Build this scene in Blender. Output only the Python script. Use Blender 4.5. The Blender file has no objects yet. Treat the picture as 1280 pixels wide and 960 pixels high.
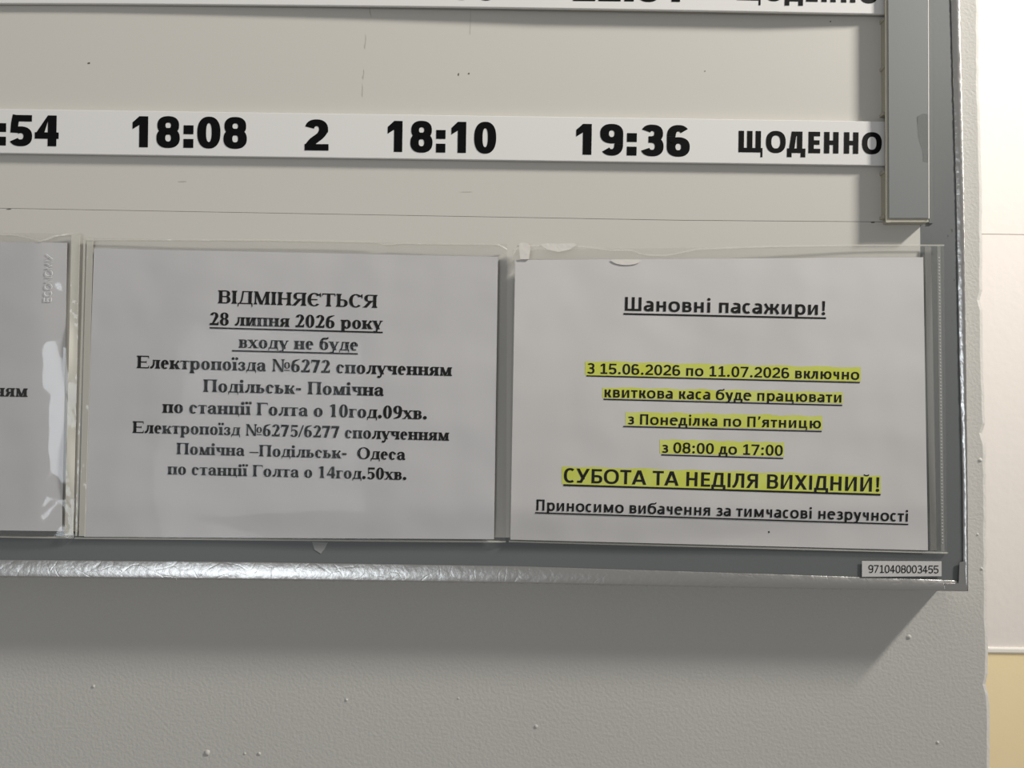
import bpy, math, random
from mathutils import Vector

S = bpy.context.scene
C = S.collection
random.seed(7)

# ------------------------------------------------------------------ camera
FPX = 1000.0                                   # focal length in pixels of the 1280 px wide frame
CAM = Vector((0.0, -0.615, 1.5))
PITCH, ROLL = math.radians(2.6), 0.0125
_f = Vector((0, math.cos(PITCH), math.sin(PITCH)))
_r0, _u0 = Vector((1, 0, 0)), Vector((0, -math.sin(PITCH), math.cos(PITCH)))
_r = _r0 * math.cos(ROLL) + _u0 * math.sin(ROLL)
_u = _u0 * math.cos(ROLL) - _r0 * math.sin(ROLL)
cam = bpy.data.cameras.new('camera')
cam.sensor_width = 36.0
cam.lens = FPX / 1280 * 36.0
cam.clip_start = 0.01
cam_o = bpy.data.objects.new('camera', cam)
C.objects.link(cam_o)
from mathutils import Matrix
cam_o.matrix_world = Matrix(((_r.x, _u.x, -_f.x, CAM.x), (_r.y, _u.y, -_f.y, CAM.y), (_r.z, _u.z, -_f.z, CAM.z), (0, 0, 0, 1)))
S.camera = cam_o

def at(px, py, Y):
    """point of the plane y = Y that the photograph shows at pixel (px, py)"""
    d = _f + _r * ((px - 640) / FPX) - _u * ((py - 480) / FPX)
    return CAM + d * ((Y - CAM.y) / d.y)

# ------------------------------------------------------------------ light
world = bpy.data.worlds.new('room_light')
S.world = world
world.use_nodes = True
world.node_tree.nodes['Background'].inputs[0].default_value = (1.0, 0.985, 0.955, 1)
world.node_tree.nodes['Background'].inputs[1].default_value = 0.21

def area(name, loc, aim, sx, sy, power, col):
    l = bpy.data.lights.new(name, 'AREA')
    l.shape = 'RECTANGLE'
    l.size, l.size_y, l.energy, l.color = sx, sy, power, col
    o = bpy.data.objects.new(name, l)
    C.objects.link(o)
    o.location = loc
    o.rotation_euler = (Vector(aim) - Vector(loc)).to_track_quat('-Z', 'Y').to_euler()
    return o
# lamp high on the right of the hall, an added unseen fill that brightens the far wall, and daylight from the hall window behind the viewer
area('hall_lamp', (1.55, -0.67, 2.78), (0.55, -0.62, 3.08), 0.26, 0.26, 92, (1.0, 0.965, 0.90))
area('far_wall_fill', (2.0, 0.06, 2.2), (0.8, 0.6, 0.75), 0.25, 0.25, 18, (1.0, 0.96, 0.91))
area('window_daylight', (-1.25, -3.4, 1.3), (-0.1, 0, 1.45), 0.95, 1.35, 15, (0.86, 0.93, 1.0))

S.view_settings.view_transform = 'Standard'
S.view_settings.look = 'None'
S.view_settings.exposure = 0.0
S.view_settings.gamma = 1.0
S.view_settings.use_curve_mapping = False

# ------------------------------------------------------------------ materials
def lin(c):
    return tuple(((v / 255) / 12.92 if v / 255 <= .04045 else ((v / 255 + .055) / 1.055) ** 2.4) for v in c) + (1,)

def mat(name, col, rough=0.6, metal=0.0, spec=0.5, var=0.0, vscale=8.0, bump=0.0, bscale=200.0, bdist=0.001, stretch=(1, 1, 1), detail=3.0, coat=0.0):
    m = bpy.data.materials.new(name)
    m.use_nodes = True
    nt = m.node_tree
    b = nt.nodes['Principled BSDF']
    b.inputs['Base Color'].default_value = lin(col)
    b.inputs['Roughness'].default_value = rough
    b.inputs['Metallic'].default_value = metal
    b.inputs['Specular IOR Level'].default_value = spec
    b.inputs['Coat Weight'].default_value = coat
    tc = nt.nodes.new('ShaderNodeTexCoord')
    if var:
        n = nt.nodes.new('ShaderNodeTexNoise')
        n.inputs['Scale'].default_value = vscale
        n.inputs['Detail'].default_value = 4
        nt.links.new(tc.outputs['Object'], n.inputs['Vector'])
        mx = nt.nodes.new('ShaderNodeMix'); mx.data_type = 'RGBA'
        c = lin(col)
        mx.inputs[6].default_value = tuple(v * (1 - var) for v in c[:3]) + (1,)
        mx.inputs[7].default_value = tuple(min(1, v * (1 + var)) for v in c[:3]) + (1,)
        nt.links.new(n.outputs['Fac'], mx.inputs[0])
        nt.links.new(mx.outputs[2], b.inputs['Base Color'])
    if bump:
        mp = nt.nodes.new('ShaderNodeMapping'); mp.inputs['Scale'].default_value = stretch
        nt.links.new(tc.outputs['Object'], mp.inputs['Vector'])
        n = nt.nodes.new('ShaderNodeTexNoise')
        n.inputs['Scale'].default_value = bscale
        n.inputs['Detail'].default_value = detail
        nt.links.new(mp.outputs['Vector'], n.inputs['Vector'])
        bp = nt.nodes.new('ShaderNodeBump')
        bp.inputs['Strength'].default_value = bump
        bp.inputs['Distance'].default_value = bdist
        nt.links.new(n.outputs['Fac'], bp.inputs['Height'])
        nt.links.new(bp.outputs['Normal'], b.inputs['Normal'])
    return m

def film_mat(name, haze, col, rough=0.06, gloss=0.055, bscale=22.0, bdist=0.004, bstr=0.5):
    """clear plastic: mostly see-through, a little milky, with a glossy skin"""
    m = bpy.data.materials.new(name)
    m.use_nodes = True
    nt = m.node_tree
    nt.nodes.remove(nt.nodes['Principled BSDF'])
    out = nt.nodes['Material Output']
    tr = nt.nodes.new('ShaderNodeBsdfTransparent'); tr.inputs[0].default_value = (0.997, 0.997, 0.996, 1)
    df = nt.nodes.new('ShaderNodeBsdfDiffuse'); df.inputs[0].default_value = lin(col)
    gl = nt.nodes.new('ShaderNodeBsdfGlossy'); gl.inputs['Roughness'].default_value = rough
    tc = nt.nodes.new('ShaderNodeTexCoord')
    n = nt.nodes.new('ShaderNodeTexNoise'); n.inputs['Scale'].default_value = bscale; n.inputs['Detail'].default_value = 1.5
    nt.links.new(tc.outputs['Object'], n.inputs['Vector'])
    bp = nt.nodes.new('ShaderNodeBump'); bp.inputs['Distance'].default_value = bdist; bp.inputs['Strength'].default_value = bstr
    nt.links.new(n.outputs['Fac'], bp.inputs['Height'])
    nt.links.new(bp.outputs['Normal'], gl.inputs['Normal'])
    m1 = nt.nodes.new('ShaderNodeMixShader'); m1.inputs[0].default_value = haze
    m2 = nt.nodes.new('ShaderNodeMixShader'); m2.inputs[0].default_value = gloss
    nt.links.new(tr.outputs[0], m1.inputs[1]); nt.links.new(df.outputs[0], m1.inputs[2])
    nt.links.new(m1.outputs[0], m2.inputs[1]); nt.links.new(gl.outputs[0], m2.inputs[2])
    nt.links.new(m2.outputs[0], out.inputs[0])
    return m

def foil_mat():
    m = mat('aluminium_foil_tape', (205, 203, 200), rough=0.30, metal=.96)
    nt = m.node_tree
    b = nt.nodes['Principled BSDF']
    tc = nt.nodes.new('ShaderNodeTexCoord')
    n = nt.nodes.new('ShaderNodeTexNoise'); n.inputs['Scale'].default_value = 260; n.inputs['Detail'].default_value = 3
    v = nt.nodes.new('ShaderNodeTexVoronoi'); v.feature = 'DISTANCE_TO_EDGE'; v.inputs['Scale'].default_value = 42
    mp = nt.nodes.new('ShaderNodeMapping'); mp.inputs['Scale'].default_value = (1, 1, 1.4)
    nw = nt.nodes.new('ShaderNodeTexNoise'); nw.inputs['Scale'].default_value = 18
    nt.links.new(tc.outputs['Object'], n.inputs['Vector'])
    nt.links.new(tc.outputs['Object'], nw.inputs['Vector'])
    ad = nt.nodes.new('ShaderNodeMixRGB'); ad.inputs[0].default_value = 0.12
    nt.links.new(tc.outputs['Object'], ad.inputs[1]); nt.links.new(nw.outputs['Color'], ad.inputs[2])
    nt.links.new(ad.outputs[0], mp.inputs['Vector']); nt.links.new(mp.outputs[0], v.inputs['Vector'])
    mr = nt.nodes.new('ShaderNodeMapRange'); mr.inputs[2].default_value = 0.07
    nt.links.new(v.outputs['Distance'], mr.inputs[0])
    b1 = nt.nodes.new('ShaderNodeBump'); b1.inputs['Distance'].default_value = 0.0006; b1.inputs['Strength'].default_value = 0.35
    nt.links.new(n.outputs['Fac'], b1.inputs['Height'])
    b2 = nt.nodes.new('ShaderNodeBump'); b2.inputs['Distance'].default_value = 0.0004; b2.inputs['Strength'].default_value = 0.12
    nt.links.new(mr.outputs[0], b2.inputs['Height']); nt.links.new(b1.outputs[0], b2.inputs['Normal'])
    nt.links.new(b2.outputs[0], b.inputs['Normal'])
    return m

M = {
    'wall': mat('painted_plaster', (197, 194, 188), 0.75, var=.03, vscale=5, bump=.4, bscale=430, bdist=.0009, detail=4),
    'far': mat('cream_plaster', (229, 222, 216), 0.8, bump=.2, bscale=60, bdist=.002),
    'dado': mat('yellow_ochre_paint', (250, 229, 184), 0.55, bump=.15, bscale=60, bdist=.002),
    'white_line': mat('white_paint', (238, 234, 226), 0.6),
    'panel': mat('white_plastic_panel', (212, 208, 200), 0.42, var=.012, vscale=6, bump=.05, bscale=120, bdist=.0006),
    'grey': mat('grey_painted_frame', (106, 109, 109), 0.5, var=.05, vscale=20, bump=.1, bscale=300, bdist=.0004),
    'bar': mat('grey_brushed_vinyl', (129, 132, 131), 0.45, var=.012, vscale=30, bump=.10, bscale=900, bdist=.0002, stretch=(2, 2, .3)),
    'cream': mat('cream_plastic_edge', (186, 181, 165), 0.55),
    'strip': mat('white_acrylic', (236, 234, 231), 0.22, coat=.2),
    'paper': mat('white_office_paper', (210, 207, 206), 0.85, spec=.2, bump=.6, bscale=11, bdist=.006, detail=2),
    'greypaper': mat('grey_white_office_paper', (202, 200, 201), 0.85, spec=.2, bump=.6, bscale=11, bdist=.006, detail=2),
    'ink': mat('black_printing_ink', (10, 10, 11), 0.75, spec=.1),
    'vinyl': mat('black_vinyl_lettering', (5, 5, 6), 0.5, spec=.15),
    'sticker': mat('white_sticker_paper', (206, 203, 200), 0.7),
    'scuff': mat('grey_scuff', (186, 182, 172), 0.8),
    'dark': mat('dark_grime', (98, 94, 87), 0.8),
    'torn': mat('torn_white_paper', (226, 221, 214), 0.85, bump=.4, bscale=150, bdist=.001),
    'foil': foil_mat(),
    'film': film_mat('clear_pocket_film', 0.010, (225, 224, 222), gloss=.006, bscale=14, bstr=.3),
    'film_shiny': film_mat('shiny_pocket_film', 0.012, (225, 224, 222), gloss=.038, bscale=26, bstr=.9),
    'back': film_mat('clear_backing_film', 0.03, (215, 215, 208), gloss=.008),
    'seam': film_mat('welded_film_seam', 0.5, (234, 231, 220), gloss=.04, bscale=120, bdist=.002),
    'seam_clear': film_mat('clear_welded_seam', 0.17, (214, 213, 206), gloss=.03, bscale=120, bdist=.002),
    'emboss': film_mat('embossed_film', 0.60, (236, 236, 236), gloss=.16, rough=.2),
    'tape': film_mat('clear_adhesive_tape', 0.16, (160, 162, 160), gloss=.05, bscale=80),
}
def marker_mat():
    m = mat('yellow_highlighter', (206, 214, 84), 0.8, spec=.2)
    nt = m.node_tree; b = nt.nodes['Principled BSDF']
    tc = nt.nodes.new('ShaderNodeTexCoord')
    n = nt.nodes.new('ShaderNodeTexNoise'); n.inputs['Scale'].default_value = 70; n.inputs['Detail'].default_value = 3
    nt.links.new(tc.outputs['Object'], n.inputs['Vector'])
    r = nt.nodes.new('ShaderNodeValToRGB')
    r.color_ramp.elements[0].position = .3; r.color_ramp.elements[0].color = lin((214, 220, 122))
    r.color_ramp.elements[1].position = .7; r.color_ramp.elements[1].color = lin((208, 213, 76))
    nt.links.new(n.outputs['Fac'], r.inputs[0]); nt.links.new(r.outputs[0], b.inputs['Base Color'])
    return m
M['marker'] = marker_mat()

# ------------------------------------------------------------------ helpers
def empty(name, label, cat, loc, group=None):
    o = bpy.data.objects.new(name, None)
    C.objects.link(o)
    o.location = loc
    o.empty_display_size = .02
    o['label'], o['category'] = label, cat
    if group: o['group'] = group
    return o

def mesh(name, verts, faces, m, parent=None, smooth=False):
    me = bpy.data.meshes.new(name)
    off = Vector(parent_loc(parent)) if parent else Vector((0, 0, 0))
    me.from_pydata([tuple(Vector(v) - off) for v in verts], [], faces)
    me.materials.append(m)
    me.validate()
    if smooth:
        for p in me.polygons: p.use_smooth = True
    o = bpy.data.objects.new(name, me)
    C.objects.link(o)
    if parent: o.parent = parent
    return o
def parent_loc(p):
    l = Vector((0, 0, 0))
    while p:
        l += p.location; p = p.parent
    return l
def structure(o):
    o['kind'] = 'structure'; return o
def tag(o, label, cat, group=None):
    o['label'], o['category'] = label, cat
    if group: o['group'] = group
    return o

def bevel(o, w, seg=2):
    b = o.modifiers.new('edge', 'BEVEL'); b.width, b.segments, b.limit_method = w, seg, 'ANGLE'
    return o

class MB:
    def __init__(s): s.v, s.f = [], []
    def slab(s, corners, Yf, Yb):
        """block whose front face shows these pixel corners at depth Yf and whose back lies at Yb"""
        yf = Yf if isinstance(Yf, (list, tuple)) else [Yf] * len(corners)
        F = [at(x, y, d) for (x, y), d in zip(corners, yf)]
        n, b = len(F), len(s.v)
        s.v += F + [Vector((p.x, Yb, p.z)) for p in F]
        s.f += [tuple(b + i for i in reversed(range(n))), tuple(b + n + i for i in range(n))]
        s.f += [(b + i, b + (i + 1) % n, b + n + (i + 1) % n, b + n + i) for i in range(n)]
        return s
    def box(s, x0, x1, y0, y1, z0, z1):
        b = len(s.v)
        s.v += [Vector(p) for p in ((x0, y0, z0), (x1, y0, z0), (x1, y1, z0), (x0, y1, z0), (x0, y0, z1), (x1, y0, z1), (x1, y1, z1), (x0, y1, z1))]
        s.f += [tuple(b + i for i in q) for q in ((3, 2, 1, 0), (4, 5, 6, 7), (0, 1, 5, 4), (1, 2, 6, 5), (2, 3, 7, 6), (3, 0, 4, 7))]
        return s
    def build(s, name, m, parent=None, smooth=False):
        return mesh(name, s.v, s.f, m, parent, smooth)

def lerp(a, b, t): return a + (b - a) * t

def sheet(name, tl, tr, br, bl, Y, disp, thick, m, parent=None, nx=48, ny=36, top=None):
    """thin bent sheet: pixel corners, base depth, disp(px, py) bulge towards the room"""
    v, f = [], []
    for side in (0, 1):
        for j in range(ny + 1):
            for i in range(nx + 1):
                a, b = i / nx, j / ny
                px = lerp(lerp(tl[0], tr[0], a), lerp(bl[0], br[0], a), b)
                py = lerp(lerp(tl[1], tr[1], a), lerp(bl[1], br[1], a), b)
                if top: py += (1 - b) * (top(px) - lerp(tl[1], tr[1], a))
                p = at(px, py, Y - disp(px, py))
                p.y += side * thick
                v.append(p)
    N = (nx + 1) * (ny + 1)
    q = lambda i, j: j * (nx + 1) + i
    for j in range(ny):
        for i in range(nx):
            f.append((q(i, j), q(i, j + 1), q(i + 1, j + 1), q(i + 1, j)))
            f.append(tuple(N + k for k in (q(i, j), q(i + 1, j), q(i + 1, j + 1), q(i, j + 1))))
    edge = [q(i, 0) for i in range(nx)] + [q(nx, j) for j in range(ny)] + [q(i, ny) for i in range(nx, 0, -1)] + [q(0, j) for j in range(ny, 0, -1)]
    for k in range(len(edge)):                       # the cut edge keeps its own corners so it shades apart
        a, b = edge[k], edge[(k + 1) % len(edge)]
        n0 = len(v)
        v += [v[a].copy(), v[b].copy(), v[N + b].copy(), v[N + a].copy()]
        f.append((n0, n0 + 1, n0 + 2, n0 + 3))
    return mesh(name, v, f, m, parent, True)

def write(name, text, font, p0, p1, size, Y, disp, m, parent, lift=.00018, em=None):
    """one line of lettering: ink runs from p0 to p1 (pixels, on the baseline), size = pixel height of a capital"""
    F, a, b = layout(text, font)
    H = em or PENS[font]['H']
    dx, dy = (p1[0] - p0[0]), (p1[1] - p0[1])
    L = math.hypot(dx, dy)
    ux, uy = dx / L, dy / L
    v, f = [], []
    for P in F:
        idx = []
        for x, y in P:
            s, t = (x - a) / (b - a) * L, y / H * size
            px, py = p0[0] + ux * s + uy * t, p0[1] + uy * s - ux * t
            q = at(px, py, Y - disp(px, py))
            q.y -= lift + (len(f) % 24) * 1.5e-6
            idx.append(len(v)); v.append(q)
        f.append(tuple(idx))
    return mesh(name, v, f, m, parent)

def rule(name, p0, p1, th, Y, disp, m, parent, lift=.00019, n=40):
    v, f = [], []
    for i in range(n + 1):
        x, y = lerp(p0[0], p1[0], i / n), lerp(p0[1], p1[1], i / n)
        for d in (-th / 2, th / 2):
            q = at(x, y + d, Y - disp(x, y)); q.y -= lift; v.append(q)
    f = [(2 * i, 2 * i + 1, 2 * i + 3, 2 * i + 2) for i in range(n)]
    return mesh(name, v, f, m, parent)

# ------------------------------------------------------------------ lettering
# Every letter is drawn here from strokes (no font file): a glyph is a list of
# polygons and quad strips in 1/1000 em, y up, baseline at 0.
def sgp(v, e):
    return math.copysign(abs(v) ** e, v)

class Pen:
    def __init__(s, w, t, H, xh, serif, nn=2.5, thin=None, wide=1.0):
        s.w, s.t, s.H, s.xh, s.serif, s.nn = w, t, H, xh, serif, nn
        s.thin = thin if thin else t
        s.wide = wide
        s.faces = []
    def poly(s, pts):
        s.faces.append([tuple(p) for p in pts])
    def strip(s, A, B):
        for i in range(len(A) - 1):
            s.faces.append([A[i], A[i + 1], B[i + 1], B[i]])
    def bar(s, x0, y0, x1, y1):
        s.poly([(x0, y0), (x1, y0), (x1, y1), (x0, y1)])
    def ring(s, x0, y0, x1, y1, w=None, t=None, a0=0, a1=360, n=None, k=40):
        w = s.w if w is None else w
        t = s.t if t is None else t
        n = n or s.nn
        cx, cy, rx, ry = (x0 + x1) / 2, (y0 + y1) / 2, (x1 - x0) / 2, (y1 - y0) / 2
        A, B = [], []
        for i in range(k + 1):
            a = math.radians(a0 + (a1 - a0) * i / k)
            c, q = sgp(math.cos(a), 2 / n), sgp(math.sin(a), 2 / n)
            A.append((cx + rx * c, cy + ry * q))
            B.append((cx + max(rx - w, 4) * c, cy + max(ry - t, 4) * q))
        s.strip(A, B)
    def rib(s, pts, ws, k=8):
        P = []
        n = len(pts)
        for i in range(n - 1):
            p0, p1, p2, p3 = pts[max(i - 1, 0)], pts[i], pts[i + 1], pts[min(i + 2, n - 1)]
            for j in range(k):
                u = j / k
                f = lambda a, b, c, d: 0.5 * (2 * b + (c - a) * u + (2 * a - 5 * b + 4 * c - d) * u * u + (3 * b - a - 3 * c + d) * u ** 3)
                P.append((f(p0[0], p1[0], p2[0], p3[0]), f(p0[1], p1[1], p2[1], p3[1]), ws[i] + (ws[i + 1] - ws[i]) * u))
        P.append((pts[-1][0], pts[-1][1], ws[-1]))
        A, B = [], []
        for i, (x, y, w) in enumerate(P):
            q, r = P[max(i - 1, 0)], P[min(i + 1, len(P) - 1)]
            dx, dy = r[0] - q[0], r[1] - q[1]
            L = math.hypot(dx, dy) or 1
            A.append((x - dy / L * w / 2, y + dx / L * w / 2))
            B.append((x + dy / L * w / 2, y - dx / L * w / 2))
        s.strip(A, B)
    def dot(s, cx, cy, r):
        if s.serif or s.nn < 2.45:
            s.poly([(cx + r * math.cos(i * math.pi / 8), cy + r * math.sin(i * math.pi / 8)) for i in range(16)])
        else:
            n = 2.9
            s.poly([(cx + r * sgp(math.cos(i * math.pi / 8), 2 / n), cy + r * sgp(math.sin(i * math.pi / 8), 2 / n)) for i in range(16)])
    # vertical stem with serifs: l/r at the bottom, L/R at the top (fractions of the serif length)
    def stem(s, x, y0, y1, l=1, r=1, L=1, R=1, w=None):
        w = s.w if w is None else w
        if not s.serif:
            s.bar(x, y0, x + w, y1)
            return
        e, h = s.serif, s.t * 0.75
        p = []
        if l: p += [(x, y0 + 3.2 * h), (x - .3 * e * l, y0 + 1.6 * h), (x - e * l, y0 + h), (x - e * l, y0)]
        else: p += [(x, y0)]
        if r: p += [(x + w + e * r, y0), (x + w + e * r, y0 + h), (x + w + .3 * e * r, y0 + 1.6 * h), (x + w, y0 + 3.2 * h)]
        else: p += [(x + w, y0)]
        if R: p += [(x + w, y1 - 3.2 * h), (x + w + .3 * e * R, y1 - 1.6 * h), (x + w + e * R, y1 - h), (x + w + e * R, y1)]
        else: p += [(x + w, y1)]
        if L: p += [(x - e * L, y1), (x - e * L, y1 - h), (x - .3 * e * L, y1 - 1.6 * h), (x, y1 - 3.2 * h)]
        else: p += [(x, y1)]
        s.poly(p)
    # slanted stroke from (xa, y0) to (xb, y1): x is the left edge, wd the horizontal width
    def diag(s, xa, y0, xb, y1, wd=None, bot=0, top=0):
        wd = s.w if wd is None else wd
        s.poly([(xa, y0), (xa + wd, y0), (xb + wd, y1), (xb, y1)])
        if s.serif:
            e, h = s.serif, s.t * 0.8
            if bot: s.bar(xa - e * .9, y0, xa + wd + e * .9, y0 + h)
            if top: s.bar(xb - e * .9, y1 - h, xb + wd + e * .9, y1)
    # small wedge serif at the free end of a horizontal arm; d = +1 hangs down, -1 stands up
    def drop(s, x, y, d, dirx, z=1.0):
        if s.serif:
            a, b = 105 * z * s.H / 676, 62 * z
            s.poly([(x, y), (x - dirx * b, y), (x - dirx * b * .45, y - d * a * .45), (x - dirx * 8, y - d * a), (x + dirx * 10, y - d * a)])
    # half bowl to the right of a stem (m = -1 mirrors it about x0)
    def bowl(s, x0, y0, x1, y1, w=None, t=None, m=1):
        w = s.w if w is None else w
        t = s.t if t is None else t
        n, cy, ry = s.nn, (y0 + y1) / 2, (y1 - y0) / 2
        rx = min((x1 - x0) * .62, ry * 1.15)
        cx = x1 - rx
        A, B = [(x0, y1)], [(x0, y1 - t)]
        for i in range(25):
            a = math.pi / 2 - math.pi * i / 24
            c, q = abs(math.cos(a)) ** (2 / n), sgp(math.sin(a), 2 / n)
            A.append((cx + rx * c, cy + ry * q))
            B.append((cx + max(rx - w, 6) * c, cy + (ry - t) * q))
        A.append((x0, y0)); B.append((x0, y0 + t))
        if m < 0:
            A = [(2 * x0 - x, y) for x, y in A]; B = [(2 * x0 - x, y) for x, y in B]
        s.strip(A, B)
    def turned(s, cx2, cy2):
        s.faces = [[(cx2 - x, cy2 - y) for x, y in f] for f in s.faces]

def glyph(p, ch):
    """draw ch with pen p and return its advance"""
    w, t, H, xh, S, th = p.w, p.t, p.H, p.xh, bool(p.serif), p.thin
    e = p.serif or 0
    k = p.wide
    sb = (e + 24) if S else 40 + w * .28          # side bearing of a straight stem
    rb = 32 if S else 32                          # side bearing of a round
    low = 'бвгдежзиіїйклмнопрстуфхцчшщьюяа'
    if ch == ' ': return 250 if S else 226
    if ch in '0123456789':
        W = (500 if S else 507) * k
        a, b, o = 34, W - 34, 10
        D = H if not S else 688
        if ch == '0': p.ring(a, -o, b, D + o)
        elif ch == '1':
            c = W * .52
            if S:
                p.stem(c - w / 2, 0, D, 1, 1, 0, 0)
                p.poly([(c - w / 2, D - 150), (c - w / 2, D), (c + w / 2 - 8, D), (c - w / 2 - 125, D - 80), (c - w / 2 - 120, D - 108)])
            else:
                p.bar(c - w * .35, 0, c + w * .65, D)
                p.poly([(c - w * .35, D), (c + w * .65, D), (c - w * .35, D - t * 1.35), (c - w * .35 - 130 * k, D - t * 2.0), (c - w * .35 - 130 * k, D - t * .95)])
                if w < 140: p.bar(c - 175, 0, c + 210, t)
        elif ch == '2':
            r = (b - a) / 2
            p.ring(a + 4, D - 2 * r * .96, b - 12, D + o, t=t * 1.05, a0=165, a1=-12)
            yy = D - r * 1.12
            p.rib([(b - 12 - w * .52, yy + 20), (b - w * .8 - 20, yy - D * .12), (a + w * .9, t * 1.4), (a + w * .35, t * .4)], [w * .97, w * .88, w * (.55 if S else .92), w * (.4 if S else .9)])
            p.bar(a, 0, b, t * (1.9 if S else 1))
            if S: p.poly([(b, 0), (b + 6, 190), (b - 22, 190), (b - 75, t * 1.9)])
        elif ch == '3':
            m = D * .53
            p.ring(a + 14, m - t * .45, b - 16, D + o, a0=158, a1=-90)
            p.ring(a, -o, b, m + t * .45, a0=90, a1=-158)
            p.bar(W * .36, m - t * .5, W * .56, m + t * .5)
        elif ch == '4':
            p.stem(W * .54, 0, D, 0, 0, 0, 0)
            y = D * .24
            p.bar(a - 10, y - (t * .3 if S else 0), b + 12, y + t * (1.6 if S else 1))
            dw = t * (1.5 if S else 1.3)
            p.poly([(a - 10, y + t * .6), (a - 10 + dw, y + t * .6), (W * .54 + 30, D - 20), (W * .54 + 30, D), (W * .54, D)])
        elif ch == '5':
            q = D * .63
            p.rib([(a + w * .55, D * .42), (a + w * .62, D * .72), (a + w * .8, D)], [w * (.28 if S else .85)] * 3)
            p.bar(a + w * .4, D - t * (2 if S else 1), b - 8, D)
            p.ring(a - 10, -o, b, q, t=t * 1.05, a0=128, a1=-152)
        elif ch in '69':
            q = D * .62
            p.ring(a, -o, b, q)
            g = t * (.75 if S else 1.1)
            if not S:
                p.bar(a, D * .3, a + w * .98, D * .64); p.ring(a, D * .27, b - 4, D + o, a0=180, a1=38)
            else:
                pass
            if S: p.rib([(a + w * .5, D * .30), (a + w * .56, D * .56), (W * .36, D * .83), (b - 70, D - g * .42), (b - 18, D - g * .36)], [w, w * .98, w * (.86 if S else .92), g * 1.05, g * .9])
            if ch == '9': p.turned(W, D)
        elif ch == '7':
            p.bar(a - 4, D - t * (2.2 if S else 1), b, D)
            p.diag(W * .24, 0, b - w * .92, D - t * .5, w * 1.0)
            if S: p.poly([(a - 4, D), (a + 60, D - t), (a + 20, D - 190), (a - 8, D - 190)])
        elif ch == '8':
            m = D * .52
            p.ring(a + 16, m - t * .5, b - 16, D + o, w=w * .92)
            p.ring(a - 2, -o, b + 2, m + t * .55)
        return W
    if ch == '.':
        A = 250 if S else 267
        p.dot(A / 2, (w * .56), w * .62); return A
    if ch == ':':
        A = (333 if S else 276) * (k if w < 140 else 1.12)
        if w > 140:
            for y in (0, H * .44): p.bar(A / 2 - w * .56, y, A / 2 + w * .56, y + w * 1.08)
        else:
            p.dot(A / 2, w * .58, w * .62); p.dot(A / 2, xh * .86, w * .62)
        return A
    if ch == '!':
        p.dot(160, w * .58, w * .62)
        p.poly([(160 - w * .36, H * .3), (160 + w * .36, H * .3), (160 + w * .5, H + 12), (160 - w * .5, H + 12)]); return 320
    if ch == '’':
        p.rib([(140, H + 20), (130, H * .86), (80, H * .7)], [w, w * .85, w * .3]); return 250
    if ch == '-':
        p.bar(40, xh * .42, 290, xh * .42 + t * 2.1 if S else xh * .42 + t); return 333
    if ch == '–':
        p.bar(0, 190, 500, 190 + 62); return 500
    if ch == '/':
        p.diag(-20, -15, 215, H + 10, 82); return 278
    if ch == '№':
        p.stem(sb + 30, 0, H, 1, 1, 1, 0, w=th * 1.1); p.stem(sb + 470, 0, H, 0, 0, 1, 1, w=th * 1.1)
        p.poly([(sb - 20, H), (sb + 145, H), (sb + 470 + th, 40), (sb + 470 + th, -10), (sb + 420, -10), (sb + 30, H - 60)])
        x = sb + 560
        p.ring(x, 170, x + 300, 520, w=95, t=34); p.bar(x + 10, 60, x + 290, 105)
        return x + 320
    if ch in 'іїІ':
        if ch == 'І':
            p.stem(sb, 0, H); return 2 * sb + w
        if S:
            p.stem(sb - 12, 0, xh, 1, 1, 1, 0)
        else: p.stem(sb, 0, xh)
        x = (sb - 12 if S else sb) + w / 2
        if ch == 'і': p.dot(x, (690 - w * .5) if S else xh + w * 1.15, w * .58)
        else:
            p.dot(x - 90, 640, w * .5); p.dot(x + 90, 640, w * .5)
        return 2 * (sb - (12 if S else 0)) + w
    if ch in 'аАеурбУ':
        if ch == 'А':
            W = 606
            p.diag(6, 0, W / 2 - w * .62, H, w * 1.08); p.diag(W - 6 - w * 1.08, 0, W / 2 - w * .46, H, w * 1.08)
            p.bar(W * .22, H * .2, W * .78, H * .2 + t); return W
        if ch == 'У':
            W = 560
            p.diag(W * .20, 0, W - w * 1.08 - 6, H, w * 1.08); p.diag(W * .42, H * .26, 6, H, w * 1.1)
            p.bar(W * .08, 0, W * .28, t); return W
        if ch == 'а':
            W = 490 if S else 480
            xr = W - w - (52 if S else 50)
            p.rib([(xr + w / 2, xh * .7), (xr + w / 2, 40)], [w, w])
            if S: p.poly([(xr + 20, 90), (xr + w, 110), (xr + w + 20, 62), (W - 4, 78), (W - 2, 55), (xr + w + 15, -6), (xr + 60, -6)])
            else: p.bar(xr, 0, xr + w, 120)
            p.ring(46, xh - 320, xr + w, xh + 10, w=w, t=t * 1.05, a0=0, a1=150 if S else 128)
            if S: p.dot(98, xh - 120, 58)
            p.ring(28, -10, xr + w * .6 + 60, xh * .62, w=w * .98, t=t * 1.05, a0=75, a1=285)
            p.rib([(W * .42, xh * .62 - t * .55), (xr + 20, xh * .62 - t * .4)], [t, t])
            p.rib([(W * .42, t * .5 - 10), (xr + 30, t * 1.4)], [t * 1.05, t * 1.1])
            return W
        if ch == 'е':
            W = 444 if S else 500
            p.ring(rb, -10, W - rb + 6, xh + 10, w=w, t=t * 1.05, a0=0, a1=312)
            p.bar(rb + 50, xh * .5 - 2, W - rb - 4, xh * .5 + t * .86); return W
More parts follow.
